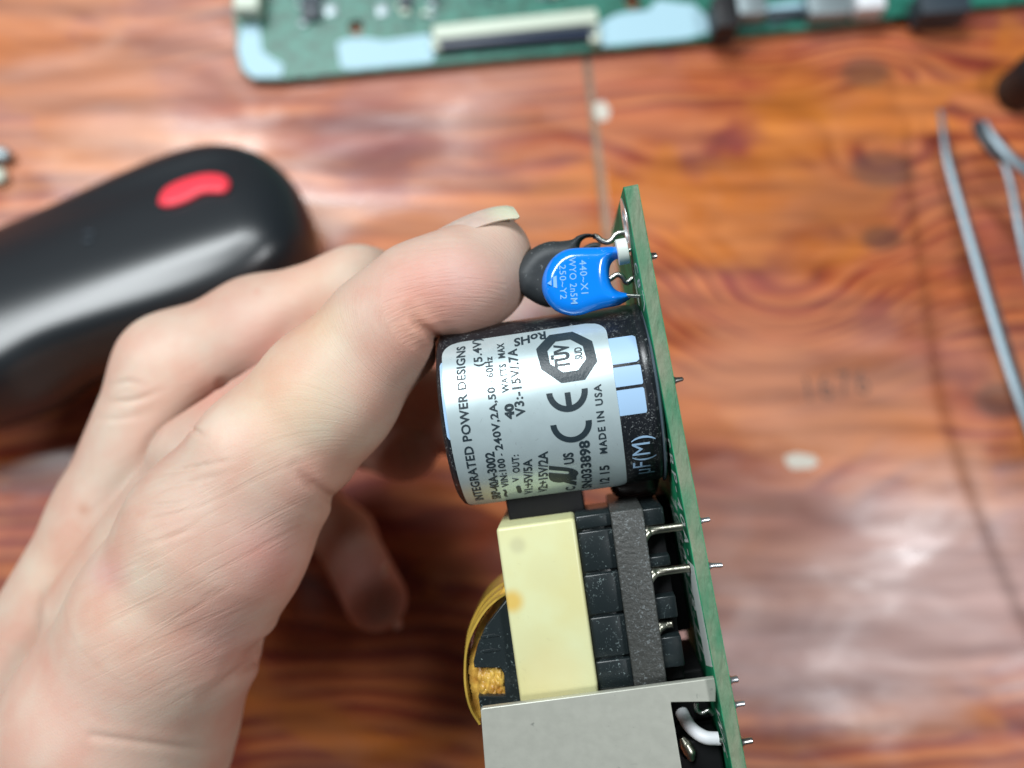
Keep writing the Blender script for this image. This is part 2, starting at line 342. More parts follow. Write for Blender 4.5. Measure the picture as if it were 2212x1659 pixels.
# ---------------------------------------------------------------- tabletop
ident = lambda V: np.asarray(V)
s0, s1 = TT(1262, 80), TT(1311, 500); sd = (s1-s0)/(s1[1]-s0[1])
def seam(y, off): p = s0+sd*(y-s0[1]); return (p[0]+off, y)
top = root('tabletop', (0, 0, -12), 'varnished reddish brown wooden workbench top with swirling grain and a vertical joint', 'tabletop'); top['kind'] = 'structure'
for nm, xs in (('plank', (-420, None, -.85)), ('plank', (420, None, .85))):
    P = [(xs[0], -300), seam(-300, xs[2]), seam(300, xs[2]), (xs[0], 300)]
    V, F = plate(P if xs[0] < 0 else P[::-1], [], -12, 0, ident, bev=.25); mk(nm, V, F, M['wood'], top, sharp=30)
V, F = plate([seam(-299, -.8), seam(-299, .8), seam(299, .8), seam(299, -.8)], [], -11, -.45, ident); mk('joint_filler', V, F, M['filler'], top, smooth=False)
# paint chips and handwritten figures on the wood
def decal_poly(pts, z=.06, h=.05): return plate([TT(x, y)[:2] for x, y in pts], [], z-h, z, ident)
V, F = decal_poly([(1695, 985), (1720, 978), (1758, 985), (1770, 1000), (1752, 1012), (1712, 1014), (1698, 1003)]); tag(mk('paint_chip', V, F, M['chalk']), 'small pale grey paint fleck on the wood right of the power supply', 'paint fleck')
V, F = decal_poly([(1285, 222), (1305, 218), (1318, 238), (1314, 258), (1296, 262), (1282, 248)]); tag(mk('paint_chip', V, F, M['chalk']), 'small cream fleck touching the vertical joint in the tabletop', 'paint fleck')
mbx = MB(); p0 = TT(1748, 868); p1 = TT(1880, 850); xd = (p1-p0); yd = np.array([-xd[1], xd[0], 0])*.42
text_fit(mbx, '1676', lambda x, y: p0+np.outer(x, xd)+np.outer(y, yd)+np.array([0, 0, .05]), weight=-.012, spacing=1.2)
o = mbx.build('written_figures', M['pencil'], top, smooth=False)

# ---------------------------------------------------------------- mainboard at the back
def Tz(z, pts): return [tuple(TT(x, y, z)[:2]) for x, y in pts]
mbd = root('mainboard', TT(1100, 40), 'green mainboard with white edge markings lying on the table at the top of the photo', 'circuit board')
def circ(px, py, z, r, n=20): c = TT(px, py, z); return [(c[0]+r*math.cos(2*math.pi*k/n), c[1]+r*math.sin(2*math.pi*k/n)) for k in range(n)]
ZB = 2.6
outl = Tz(ZB, [(430, -600), (498, -90), (508, 60), (513, 120), (520, 150), (545, 170), (600, 172), (1000, 134), (1290, 108), (1480, 90), (1560, 80), (1830, 52), (1980, 30), (2260, 0), (2600, -60), (2600, -750)])
V, F = plate(outl, [circ(768, 58, ZB, 1.9), circ(1365, 2, ZB, 1.9)], 1.5, ZB, ident); mk('board', V, F, M['mb'], mbd, smooth=False)
for i, pts in enumerate([[(520, 58), (560, 52), (566, 110), (590, 128), (612, 140), (608, 165), (548, 168), (526, 148), (514, 110)],
          [(728, 92), (750, 84), (790, 82), (830, 88), (925, 74), (945, 92), (948, 116), (930, 134), (760, 150), (736, 146)],
          [(1282, 58), (1330, 32), (1350, 28), (1400, 22), (1420, 0), (1500, 10), (1530, 40), (1532, 70), (1480, 84), (1300, 100), (1284, 86)],
          [(1655, 12), (1745, 0), (1760, 22), (1750, 40), (1660, 54)]]):
    V, F = plate(Tz(ZB, pts), [], ZB-.02, ZB+.08, ident); mk('white_marking', V, F, M['mbsilk'], mbd, smooth=False)
def tbox(name, p0, p1, wid, z0, z1, m, parent=mbd, bev=.25, **k):   # bar from p0 to p1 (photo points at z1), wid in units towards the viewer
    A, Bq = TT(*p0, z1)[:2], TT(*p1, z1)[:2]; d = (Bq-A)/np.linalg.norm(Bq-A); q = np.array([d[1], -d[0]]); Ln = np.linalg.norm(Bq-A)
    fn = lambda V: np.column_stack([A[0]+V[:, 0]*d[0]+V[:, 1]*q[0], A[1]+V[:, 0]*d[1]+V[:, 1]*q[1], V[:, 2]])
    return MB().box(fn, 0, Ln, 0, wid, z0, z1, bev).build(name, m, parent, **k)
tbox('ribbon_socket', (934, 55), (1288, 18), 3.6, ZB+.02, 6.2, M['cream'])
tbox('socket_latch', (948, 86), (1286, 58), 2.0, 2.9, 5.2, M['navy'])
tbox('ribbon_tail', (950, 98), (1283, 72), 2.2, 2.0, 3.4, M['chip'])
tbox('socket_end', (930, 80), (952, 78), 3.2, ZB+.02, 5.0, M['cream'])
tbox('socket_end', (1272, 56), (1294, 54), 4.2, ZB+.02, 5.0, M['cream'])
tbox('white_socket', (508, -50), (560, -50), 8.4, ZB+.02, 8, M['cream'])
tbox('chip', (648, -10), (690, -14), 6.6, ZB+.02, 4, M['chip'])
tbox('chip', (862, -12), (888, -14), 3.6, ZB+.02, 4, M['chip'])
for x in (700, 812): tbox('solder_pad', (x, 8), (x+26, 5), 3.4, ZB+.02, ZB+.4, M['grey'], bev=.1)
tbox('edge_connector', (1540, -10), (1590, -14), 8.2, 1.6, 10, M['black'])
tbox('edge_connector', (1592, -20), (1652, -24), 6.2, 1.6, 8, M['grey'])
tbox('edge_connector', (1662, 20), (1740, 14), 2.2, ZB+.02, 5, M['chip'])
tbox('edge_connector', (1745, -20), (1835, -26), 6.4, ZB+.02, 7, M['grey'])
tbox('edge_connector', (1848, -30), (1908, -34), 6.0, ZB+.02, 8, M['wire'])
tbox('edge_connector', (1985, -20), (2092, -28), 6.0, 1.6, 9, M['chip'])
for k in range(46):               # small parts scattered along the board's rim
    x = 600+rng.rand()*620; y = -15+rng.rand()*80-(x-600)*.05
    if 925 < x: y = -30+rng.rand()*28
    if 715 < x < 835: continue
    tbox('small_component', (x, y), (x+7+rng.rand()*16, y-1), .5+rng.rand()*1.0, ZB+.02, ZB+.7, [M['grey'], M['chip'], M['cream']][k % 3], bev=.08)

# ---------------------------------------------------------------- barcode scanner
SZ = 17.
scp = Tz(SZ, [(-260, 640), (-60, 520), (100, 448), (290, 360), (400, 320), (480, 308), (560, 328), (622, 375), (664, 440), (690, 520), (682, 585), (610, 665), (470, 735), (320, 785), (190, 832), (110, 885), (0, 925), (-120, 945), (-260, 960)])
scp = closed(scp, 60); SW, ST = 15., 15.
scan = root('barcode_scanner', (*np.mean(scp, 0), 0), 'black handheld barcode scanner with a red kidney shaped button lying left behind the hand', 'barcode scanner')
V, F = inflate(scp, SW, ST, 1.1)
def sc_top(x, y):
    d = poly_sd(np.array([x]), np.array([y]), scp)[0]; q = min(max(SW+d, 0), SW); return ST*math.sqrt(max(0, 1-(q/SW)**2))
# the flank facet is shaped to catch the lamp as a bright band
RA, RB = TT(40, 745, 28)[:2], TT(670, 560, 28)[:2]; rdv = (RB-RA)/np.linalg.norm(RB-RA)
sst = lambda e0, e1, x: (lambda t: t*t*(3-2*t))(np.clip((x-e0)/(e1-e0), 0, 1))
def shaped(x, y, z):              # the flank is pressed into a long shallow facet below the button
    x, y = np.atleast_1d(x), np.atleast_1d(y); v = -(x-RA[0])*rdv[1]+(y-RA[1])*rdv[0]; u = (x-RA[0])*rdv[0]+(y-RA[1])*rdv[1]
    d = -poly_sd(x, y, scp); w_ = sst(-10, -6, v)*(1-sst(5, 8, v))*sst(2, 8, d)
    z = z*(1-np.minimum(.40*np.maximum(v-6.5, 0), 9)/15.)
    return z*(1-w_)+w_*(14.2-.03*v-.004*v*v-.03*(u-30))
tp = V[:, 2] > 0; V[tp, 2] = shaped(V[tp, 0], V[tp, 1], V[tp, 2])
V = smooth_v(V, F, 26)
V[:, 2] += SZ
mk('housing', V, F, M['scanner'], scan, sharp=180)
def sit(pts, wd, T, h, zoff, name, m, zq):
    P = closed(Tz(zq, pts), 40); V, F = inflate(P, wd, T, h); V[:, 2] += shaped(V[:, 0], V[:, 1], np.array([sc_top(x, y) for x, y in V[:, :2]]))+SZ+zoff
    return mk(name, V, F, m, scan, sharp=180)
sit([(340, 428), (352, 398), (392, 376), (442, 365), (482, 374), (497, 398), (486, 420), (440, 420), (408, 438), (372, 450), (346, 446)], 1.6, 1.0, .35, .35, 'button', M['red'], 26.5)
sit([(-30, 765), (30, 758), (36, 775), (28, 845), (20, 852), (-40, 848)], .5, .25, .3, .12, 'sticker', M['sticker'], 17)
for y in (488, 510): sit([(160, y-4), (172, y-6), (185, y-4), (186, y+3), (172, y+5), (161, y+3)], .8, .45, .25, .2, 'indicator', M['chip'], 31)

# ---------------------------------------------------------------- steel tools at the right
def bar(name, pts, widths, thick, m, parent=None):
    P = spline([TT(x, y, z) for x, y, z in pts], 24); W = np.interp(np.linspace(0, 1, len(P)), np.linspace(0, 1, len(widths)), widths)
    T = np.gradient(P, axis=0); T /= np.linalg.norm(T, axis=1)[:, None]; S = np.cross(T, [0, 0, 1.]); S /= np.linalg.norm(S, axis=1)[:, None]
    V = []; 
    for i in range(len(P)):
        for (u, v) in ((-1, -.6), (-.6, -1), (.6, -1), (1, -.6), (1, .3), (.15, 1), (-.15, 1), (-1, .3)): V.append(P[i]+S[i]*u*W[i]+np.array([0, 0, v*thick*min(1, W[i]/W.max()+.3)]))
    n = 8; F = [[i*n+k, i*n+(k+1) % n, (i+1)*n+(k+1) % n, (i+1)*n+k] for i in range(len(P)-1) for k in range(n)]+[list(range(n)), [(len(P)-1)*n+k for k in range(n)]]
    return mk(name, V, F, m, parent, sharp=20)
tw = root('tweezers', TT(2120, 700), 'long steel tweezers with thin bright arms, left of the dark jawed tool', 'tweezers')
bar('arm', [(2030, 238, 9), (2040, 300, 10), (2052, 360, 11), (2110, 560, 14), (2170, 760, 17), (2235, 950, 19), (2380, 1380, 16), (2470, 1650, 6)], [.3, .7, 1.05, 1.1, 1.15, 1.2, 1.4, 1.6], .7, M['toolsteel'], tw)
bar('arm', [(2034, 240, 5.5), (2062, 380, 4), (2120, 570, 3), (2184, 770, 3), (2245, 950, 3), (2380, 1380, 3), (2466, 1650, 4)], [.25, .5, .8, .8, .8, 1.2, 1.6], .6, M['toolsteel'], tw)
t2 = root('pliers', TT(2180, 320), 'dark jawed steel tool crossing the upper right edge beside the tweezers', 'pliers')
bar('jaw', [(2108, 262, 10), (2130, 290, 11), (2160, 325, 12), (2185, 350, 13)], [.8, 2.0, 2.2, 1.5], 1.6, M['chip'], t2)
bar('jaw', [(2128, 262, 13), (2150, 300, 14), (2190, 345, 15), (2250, 400, 15), (2420, 640, 10), (2560, 900, 3)], [.5, 1.0, 1.2, 1.5, 2.2, 2.4], 1.0, M['toolsteel'], t2)
bar('handle', [(2150, 315, 12), (2180, 380, 13), (2205, 500, 15), (2245, 680, 14), (2300, 900, 8), (2360, 1150, 3)], [.6, .8, .9, 1.0, 1.4, 1.8], .7, M['toolsteel'], t2)
kb = MB(); q = TT(2236, 165, 8); 
kb.tube([q+np.array([0, 0, z]) for z in (-8, -7, 2, 5, 6)], [5.2, 5.6, 5.4, 4.6, 3.2], 28); tag(kb.build('knob', M['black'], sharp=40), 'black round knob cut off by the right edge near the top', 'knob')
V, F = inflate(closed(Tz(2, [(-40, 315), (8, 318), (24, 330), (18, 348), (-10, 352), (-40, 350)]), 30), 1.4, 1.6, .4); V[:, 2] += 1.7
tag(mk('connector_plug', V, F, M['grey'], sharp=180), 'small grey plug cut off by the left edge above the scanner', 'plug')
V, F = inflate(closed(Tz(2, [(-30, 368), (4, 362), (12, 378), (4, 394), (-30, 396)]), 30), 1.2, 1.3, .4); V[:, 2] += 1.4
tag(mk('cable_tip', V, F, M['cream'], sharp=180), 'tiny cream connector tip cut off by the left edge under the grey plug', 'connector')

# ---------------------------------------------------------------- power supply
psu = root('power_supply_board', c2w(B(35, 15, -1))[0], 'open frame power supply on a narrow green board held upright, with silver labelled capacitor', 'power supply')
BT = 1.63; BW = 33.5
def fB(V): return Bw(np.column_stack([V[:, 0], V[:, 1], V[:, 2]]))        # (a,b,c)
hole = [(3.7+2.3*math.cos(2*math.pi*k/28), 6.2+2.3*math.sin(2*math.pi*k/28)) for k in range(28)]
def rr(a0, a1, b0, b1, r, n=6):
    out = []
    for (ca, cb, s) in ((a0+r, b0+r, 180), (a1-r, b0+r, 270), (a1-r, b1-r, 0), (a0+r, b1-r, 90)):
        for k in range(n+1): an = math.radians(s+90*k/n); out.append((ca+r*math.cos(an), cb+r*math.sin(an)))
    return out
bo = rr(0, 92, 0, BW, .5, 4)
V, F = plate(bo, [hole], -BT+.07, -.07, fB); mk('board_core', V, F, M['pcb_edge'], psu, smooth=False)
V, F = plate(bo, [hole], -.07, .0, fB); fs = mk('solder_mask', V, F, M['pcb'], psu, smooth=False)
V, F = plate(bo, [hole], -BT, -BT+.07, fB); mk('solder_mask', V, F, M['pcb'], psu, smooth=False)
ring = lambda r0, n=28: [(3.7+r0*math.cos(2*math.pi*k/n), 6.2+r0*math.sin(2*math.pi*k/n)) for k in range(n)]
V, F = plate(ring(3.5), [ring(2.35)], .0, .10, fB); mk('mounting_pad', V, F, M['solder'], psu, sharp=30)
V, F = plate(ring(2.32), [ring(2.05)], -BT-.05, .12, fB); mk('hole_plating', V, F, M['solder'], psu, sharp=30)
# solder-side strip and silkscreen
sk = MB()
def strip(pts, z=.03): V, F = plate(pts, [], -.02, z, fB); mk('silkscreen_mark', V, F, M['silk'], psu, smooth=False)
strip([(44.2, .8), (56, .8), (58.4, 8.6), (44.9, 7.6)])
def line(P, w_=.4):               # one printed line with corners
    P = [np.array(p, float) for p in P]; L_, R_ = [], []
    for k, p in enumerate(P):
        d = (P[min(k+1, len(P)-1)]-P[max(k-1, 0)]); d /= np.linalg.norm(d); s_ = np.array([-d[1], d[0]])*w_/2; L_.append(p-s_); R_.append(p+s_)
    strip(L_+R_[::-1])
line([(60, 15.2), (39.4, 15.2), (41.6, 33)], .55); line([(12.0, .7), (13.6, .9), (14.2, 3.6)], .25); line([(6.5, 7.6), (13.2, 8.4)], .4)
def btext(txt, a0, a1, b_base, h, wgt=0., sp=1.):
    sk = MB(); text_fit(sk, txt, lambda x, y: fB(np.column_stack([a0+(a1-a0)*x, b_base-h*y, np.full(len(x), .035)])), weight=wgt, spacing=sp); sk.build('silkscreen_lettering', M['silk'], psu, smooth=False)
btext('SRP-40A-', 29.4, 43.7, 6.0, 4.6, .01, sp=1.35); btext('7080078-11', 37.6, 57.0, 13.4, 5.2, .01, sp=1.35)
btext('C8', 8.5, 11.4, 5.0, 3.6, sp=1.4); btext('W6', 62.0, 67.8, 6.6, 4.2, sp=1.3)
# ---- capacitor
def revolve(prof, seg=96):        # profile of (R, c)
    V = []; n = len(prof)
    for R, c in prof: V.append(cyl(np.arange(seg)*360/seg, np.full(seg, c), R))
    V = np.vstack(V); F = [[i*seg+k, i*seg+(k+1) % seg, (i+1)*seg+(k+1) % seg, (i+1)*seg+k] for i in range(n-1) for k in range(seg)]
    return V, F+[list(range(seg)), [(n-1)*seg+k for k in range(seg)]]
prof = [(9.8, .45), (10.6, .35), (11.15, .5), (11.35, .95), (11.2, 1.35), (11.25, 1.7), (CR-.06, 2.3), (CR, 4), (CR, 12), (CR, 22), (CR, 25.0), (CR-.25, 25.6), (CR-.8, 25.95), (CR-1.8, 26.0), (CR-2.2, 25.7), (2, 25.6)]
V, F = revolve(prof); V = c2w(V)
cap = mk('capacitor', V, F, M['sleeve'], psu, sharp=50)
V, F = revolve([(9.5, .03), (11.45, .03), (11.62, .22), (11.45, .42), (9.5, .42)]); mk('base_rim', c2w(V), F, mat('clear_grey_rim', (.10, .14, .17), .2, coat=.5), cap, sharp=60)
def cpatch(t0, t1, c0, c1, R, nt=48, nc=8, corner=0., thick=.05, wob=0.):
    V = []
    for i in range(nt+1):
        th = t0+(t1-t0)*i/nt; s_ = abs(th-t0)/abs(t1-t0); L_ = math.radians(abs(t1-t0))*CR; dd = min(s_, 1-s_)*L_
        ins = corner-math.sqrt(max(0, corner**2-(corner-dd)**2)) if dd < corner else 0
        for j in range(nc+1): V.append((th, c0+ins+(c1-c0-2*ins)*j/nc))
    V = np.array(V); n = len(V); Pn = np.vstack([cyl(V[:, 0], V[:, 1], R), cyl(V[:, 0], V[:, 1], R-thick)]); q = nc+1
    F = [[i*q+j, i*q+j+1, (i+1)*q+j+1, (i+1)*q+j] for i in range(nt) for j in range(nc)]; F += [[k+n for k in f][::-1] for f in F]
    per = [(0, j) for j in range(nc)]+[(i, nc) for i in range(nt)]+[(nt, j) for j in range(nc, 0, -1)]+[(i, 0) for i in range(nt, 0, -1)]
    for k in range(len(per)): a = per[k][0]*q+per[k][1]; b = per[(k+1) % len(per)][0]*q+per[(k+1) % len(per)][1]; F.append([a, b, b+n, a+n])
    return c2w(Pn), F
for (a, b) in ((38, 19.9), (18.0, 6.3), (4.4, -10.6)):
    V, F = cpatch(a, b, 1.85, 6.5, CR+.035, nt=14, nc=3, corner=.35 if a == 38 else .12); mk('polarity_stripe', V, F, M['sleeve_blue'], cap, sharp=30)
V, F = cpatch(38, -10.6, 24.3, 25.35, CR+.035, nt=24, nc=2, corner=.2); mk('polarity_stripe', V, F, M['sleeve_blue'], cap, sharp=30)
V, F = cpatch(53.8, -77.5, 5.05, 25.02, CR+.14, nt=90, nc=24, corner=2.3, thick=.10); mk('label', V, F, M['label'], cap, sharp=40)
RI = CR+.19
def ctext(mb, txt, t0, c0, t1, c1, h, wgt=0., sp=1., R=RI, mirror=False):
    dx = np.array([t1-t0, c1-c0])
    text_fit(mb, txt, lambda x, y: c2w(cyl(t0+dx[0]*x, c0+dx[1]*x+h*y, R)), weight=wgt+(.012 if R == RI else 0), spacing=sp, mirror=mirror)
pr = MB()
ctext(pr, 'INTEGRATED POWER DESIGNS', -63.5, 22.85, 48.9, 22.15, 1.02, .012, 1.06)
ctext(pr, 'SRP-40A-3002', -65.5, 20.75, -21.2, 20.2, 1.02, .02)
ctext(pr, '(5.4V)', 31, 20.15, 54, 20.25, .98, .012, 1.1)
ctext(pr, '~', -64, 19.45, -53.5, 19.35, 1.5, .02)
ctext(pr, 'VIN:100', -50.6, 19.33, -26.5, 19.15, .82, .015, 1.1)
ctext(pr, '-', -24.6, 19.1, -23.2, 19.1, .8); ctext(pr, '240V,2A,50', -20.8, 19.1, 16.8, 19.0, .86, .015, 1.1)
ctext(pr, '-', 19.4, 19.0, 20.8, 19.0, .8); ctext(pr, '60Hz', 22.8, 19.0, 36.9, 18.95, .82, .015, 1.1)
ctext(pr, '40', -3.3, 17.25, 5.7, 17.1, .95, .045); ctext(pr, 'WATTS', 12.4, 17.35, 30.3, 17.4, .80, .015, 1.1); ctext(pr, 'MAX', 34.6, 17.4, 46.5, 17.45, .80, .015, 1.1)
pr.add(*cpatch(-50.8, -61, 17.95, 18.5, RI, nt=8, nc=2, corner=.3, thick=.03))
ctext(pr, 'V', -46.6, 17.95, -42.6, 17.9, .8); ctext(pr, 'OUT:', -38.5, 17.65, -25.3, 17.4, .8, .015, 1.15)
ctext(pr, 'V1:+5V/5A', -64, 16.75, -29.5, 15.95, 1.0, .012)
ctext(pr, 'V3:-15V/.7A', -2.5, 15.85, 40.3, 15.95, 1.05, .018, 1.12)
ctext(pr, 'V2:+15V/2A', -64, 14.95, -25.7, 13.95, 1.08, .012)
ctext(pr, 'C', -68, 11.5, -61.5, 11.45, 1.1, .02); ctext(pr, 'US', -37.2, 11.1, -28.8, 11.05, 1.12, .02)
def sheared(txt, t0, c0, t1, c1, h, sh, wgt, mirror=False):
    text_fit(pr, txt, lambda x, y: c2w(cyl(t0+(t1-t0)*x+sh*y, c0+(c1-c0)*x+h*y, RI)), weight=wgt, mirror=mirror)
sheared('R', -60, 11.6, -48, 11.4, 2.5, 4.5, .10, True); sheared('U', -50.5, 11.3, -41.5, 11.0, 2.7, 4.5, .09)
ctext(pr, 'SN:033898', -68, 9.45, -22.2, 8.95, 1.15, .02, 1.02)
ctext(pr, '12 15', -63.7, 7.25, -42.4, 7.0, 1.1, .012); ctext(pr, 'MADE IN USA', -32.8, 7.05, 9.6, 6.7, .82, .015, 1.2)
text_fit(pr, 'RoHS', lambda x, y: c2w(cyl(51.7+(48.6-51.7)*x-0-(-6.6)*(-y)*-1*-1, 12.3+(16.2-12.3)*x, RI)), weight=.03)
def ringseg(tc_, cc, r0, r1, a0, a1, n=28, kt=math.degrees(1/CR), skew=0.):   # flat ring sector on the label: angles from +c axis
    V = []; F = []
    for i in range(n+1):
        an = math.radians(a0+(a1-a0)*i/n)
        for r in (r0, (r0+r1)/2, r1): V.append((tc_+kt*r*math.sin(an), cc+r*math.cos(an)))
    V = np.array(V); F = [[i*3+j, i*3+j+1, (i+1)*3+j+1, (i+1)*3+j] for i in range(n) for j in range(2)]
    pr.add(c2w(cyl(V[:, 0], V[:, 1], RI)), F)
# CE mark: open sides face up the photograph
ringseg(-10.2, 10.75, 1.72, 2.42, -180, 0, 30); ringseg(8.3, 10.70, 1.72, 2.42, -180, 0, 30)
pr.add(*cpatch(7.4, -1.8, 10.33, 11.0, RI, nt=6, nc=2, thick=.02))
# octagon seal
def octv(r, rot=22.5): return [(r*math.cos(math.radians(rot+45*k)), r*math.sin(math.radians(rot+45*k))) for k in range(8)]
def oct_ring(tc_, cc, ro, ri, sx=1.):
    A, Bo = octv(ro), octv(ri); V = []; F = []; kt = math.degrees(1/CR); m = 8
    for k in range(8):
        for i in range(m):
            f = i/m
            for (O_) in (Bo, A): x = O_[k][0]*(1-f)+O_[(k+1) % 8][0]*f; y = O_[k][1]*(1-f)+O_[(k+1) % 8][1]*f; V.append((tc_+y*kt*sx, cc+x+.10*y))
            V.append(((V[-1][0]+V[-2][0])/2, (V[-1][1]+V[-2][1])/2))
    n = 8*m; V = np.array(V)
    for i in range(n): j = (i+1) % n; F += [[i*3, i*3+2, j*3+2, j*3], [i*3+2, i*3+1, j*3+1, j*3+2]]
    pr.add(c2w(cyl(V[:, 0], V[:, 1], RI)), F)
oct_ring(30.4, 10.15, 3.62, 2.28, 1.02)
ctext(pr, 'TÜV', 21.5, 10.0, 38.5, 9.8, 1.65, .03); ctext(pr, 'SUD', 26.3, 8.35, 34.4, 8.3, .85, .01)
pr.build('label_print', M['ink'], cap, smooth=False)
cp = MB(); ctext(cp, 'µF(M)', -57.5, 2.15, -24.6, 1.95, 2.1, .0, R=CR+.05); cp.build('sleeve_print', M['sleeve_blue'], cap, smooth=False)
# ---- blue disc capacitor
def zb(x, y): return ((2050+x/3.687)*.54, (900+y/3.687)*.54)
def disc(zpts, b, wd, T, h, name, m, sharp=180):
    P = closed([ab(*zb(x, y), b) for x, y in zpts], 90); V, F = inflate(P, wd, T, h)
    V = Bw(np.column_stack([V[:, 0], V[:, 2]+b, V[:, 1]])); return mk(name, V, F, m, psu, sharp=sharp)
blue = disc([(1600, 350), (1580, 335), (1450, 318), (1250, 330), (1000, 335), (830, 352), (700, 402), (580, 500), (490, 640), (440, 780), (432, 920), (460, 1050), (540, 1180), (660, 1280), (830, 1335), (1000, 1330), (1150, 1285), (1350, 1230), (1560, 1190), (1690, 1120), (1750, 1075), (1752, 1035), (1690, 1005), (1560, 975), (1480, 910), (1440, 810), (1430, 680), (1458, 570), (1540, 500), (1598, 490)], 6., 1.7, 1.7, .14, 'blue_disc_capacitor', M['blue'])
def zB3(x, y, b): a_, c_ = ab(*zb(x, y), b); return np.array([a_, b, c_])
def lead(zpts, b, r, name, m, parent=psu, seg=10, bs=None):
    P = [zB3(x, y, b if bs is None else bs[i]) for i, (x, y) in enumerate(zpts)]
    V = spline(P, 36); return MB().tube(V, r, seg, fn=Bw).build(name, m, parent, sharp=60)
lead([(1680, 1040), (1780, 1045), (1880, 1048), (1930, 1042), (1990, 1030)], 5.2, .24, 'lead', M['tin'], blue)
lead([(1500, 420), (1700, 385), (1770, 340), (1880, 300)], 5.2, .22, 'lead', M['tin'], blue)
bd = MB(); c0 = zB3(1622, 392, 5.2); bd.tube([c0+np.array([0, 0, x]) for x in (-.66, -.6, .6, .66)], [1.45, 1.56, 1.56, 1.45], 36, fn=Bw); bd.build('spacer_bead', M['bead'], blue, sharp=30)
bi = MB()
def dtext(mb, txt, p0, p1, h, wgt=0.):     # on the disc's face: p0 -> p1 baseline in close-up points
    q0, q1 = zB3(*p0, 4.27), zB3(*p1, 4.27); dx = q1-q0; up_ = np.array([-dx[2], 0, dx[0]]); up_ = up_/np.linalg.norm(up_)*(-h)
    text_fit(mb, txt, lambda x, y: Bw(q0+np.outer(x, dx)+np.outer(y, up_)), weight=wgt, spacing=1.08)
dtext(bi, '440~X1', (985, 520), (1018, 1015), .82, .006); dtext(bi, 'WYO 2n5M', (830, 480), (863, 1165), .80, .006); dtext(bi, '250~Y2', (690, 590), (708, 1095), .76, .006)
for pts in ([(600, 770), (650, 745), (660, 930), (605, 915)], [(512, 860), (575, 810), (578, 895)]):
    V, F = plate([ab(*zb(x, y), 4.27) for x, y in pts], [], 4.24, 4.27, lambda V: Bw(np.column_stack([V[:, 0], V[:, 2], V[:, 1]]))); bi.add(V, F)
bi.build('printed_marking', M['blueink'], blue, smooth=False)
# ---- black disc behind it
blk = disc([(1225, 150), (1150, 130), (1050, 132), (950, 165), (880, 215), (700, 240), (560, 242), (400, 290), (230, 400), (100, 560), (30, 700), (40, 850), (110, 990), (220, 1080), (400, 1180), (560, 1215), (760, 1150), (900, 950), (980, 600), (990, 330), (1030, 230), (1110, 185), (1225, 185)], 10.2, 2.0, 2.1, .16, 'black_disc_component', M['black_epoxy'])
lead([(1190, 165), (1240, 175), (1300, 225), (1380, 255), (1450, 235), (1510, 160), (1570, 120), (1680, 110)], 11.0, .36, 'lead', M['tin'], blk)
lead([(1300, 880), (1440, 800), (1540, 735), (1620, 765), (1680, 850), (1760, 800), (1850, 740)], 11.2, .36, 'lead', M['tin'], blk)
lead([(1000, 420), (1130, 335), (1230, 310), (1290, 330)], 13.5, .5, 'coated_lead', M['black_epoxy'], blk)
# ---- solder pins
def pin(a, b, L_, r, name='solder_pin', m=None, rnd=False, bend=0.):
    pts = [(a, b, -BT+.1), (a, b, -BT-.1), (a, b, -BT-.1-L_*.3), (a+bend, b, -BT-L_*.9), (a+bend, b, -BT-L_)]
    MB().tube(pts, [r*2.3, r*1.8, r, r*(.75 if rnd else .98), r*(.3 if rnd else .8)], 14, fn=Bw).build(name, m or M['solder'], psu, sharp=50)
pin(22.9, 2.6, 1.35, .36, rnd=True, m=M['tin']); pin(39.5, 2.4, 1.35, .33); pin(44.8, 2.2, 1.75, .33, bend=.15); pin(58.3, 2.2, 1.15, .42); pin(61.2, 2.2, 1.4, .36); pin(65.6, 2.2, 1.5, .42, m=M['tin'])
pin(8.0, 4.4, 1.2, .5, m=M['tin'], rnd=True); pin(12.6, 5.4, .4, .4)
# ---- transformer
def TF(V): a, b, c = V[:, 0], V[:, 1], V[:, 2]; return Bw(np.column_stack([a-.04*(c-12), b, c+.045*(a-37)]))
tr = MB().box(TF, 36.95, 58.5, 4.0, 22, 12.55, 22.05, .45, 3).build('transformer_tape', M['tape'], psu, sharp=50)
def stain(m, p, r, colr, amt):     # a soft-edged stain at one place of the object
    nt = m.node_tree; n = nt.nodes; L = nt.links.new; b = n['Principled BSDF']; src = b.inputs['Base Color'].links[0].from_socket
    g = n.new('ShaderNodeNewGeometry'); d = n.new('ShaderNodeVectorMath'); d.operation = 'DISTANCE'; L(g.outputs['Position'], d.inputs[0]); d.inputs[1].default_value = tuple(p)
    q = n.new('ShaderNodeMapRange'); q.interpolation_type = 'SMOOTHSTEP'; q.inputs[1].default_value = r; q.inputs[2].default_value = r*.25; q.inputs[4].default_value = amt; L(d.outputs['Value'], q.inputs[0])
    x = n.new('ShaderNodeMix'); x.data_type = 'RGBA'; x.inputs[7].default_value = (*colr, 1); L(q.outputs[0], x.inputs[0]); L(src, x.inputs[6]); L(x.outputs[2], b.inputs['Base Color'])
def tp(x, y, b=4.): a_, c_ = ab(x, y, b); return Bw(np.array([[a_, b, c_]]))[0]*U
stain(M['tape'], tp(1106, 1299), .0030, (.66, .42, .07), .85); stain(M['tape'], tp(1118, 1178), .0022, (.42, .40, .24), .45); stain(M['tape'], tp(1150, 1400), .006, (.60, .55, .28), .35); stain(M['tape'], tp(1200, 1470), .009, (.70, .58, .28), .4); stain(M['tape'], tp(1180, 1240), .005, (.60, .58, .32), .35)
prev = 36.9
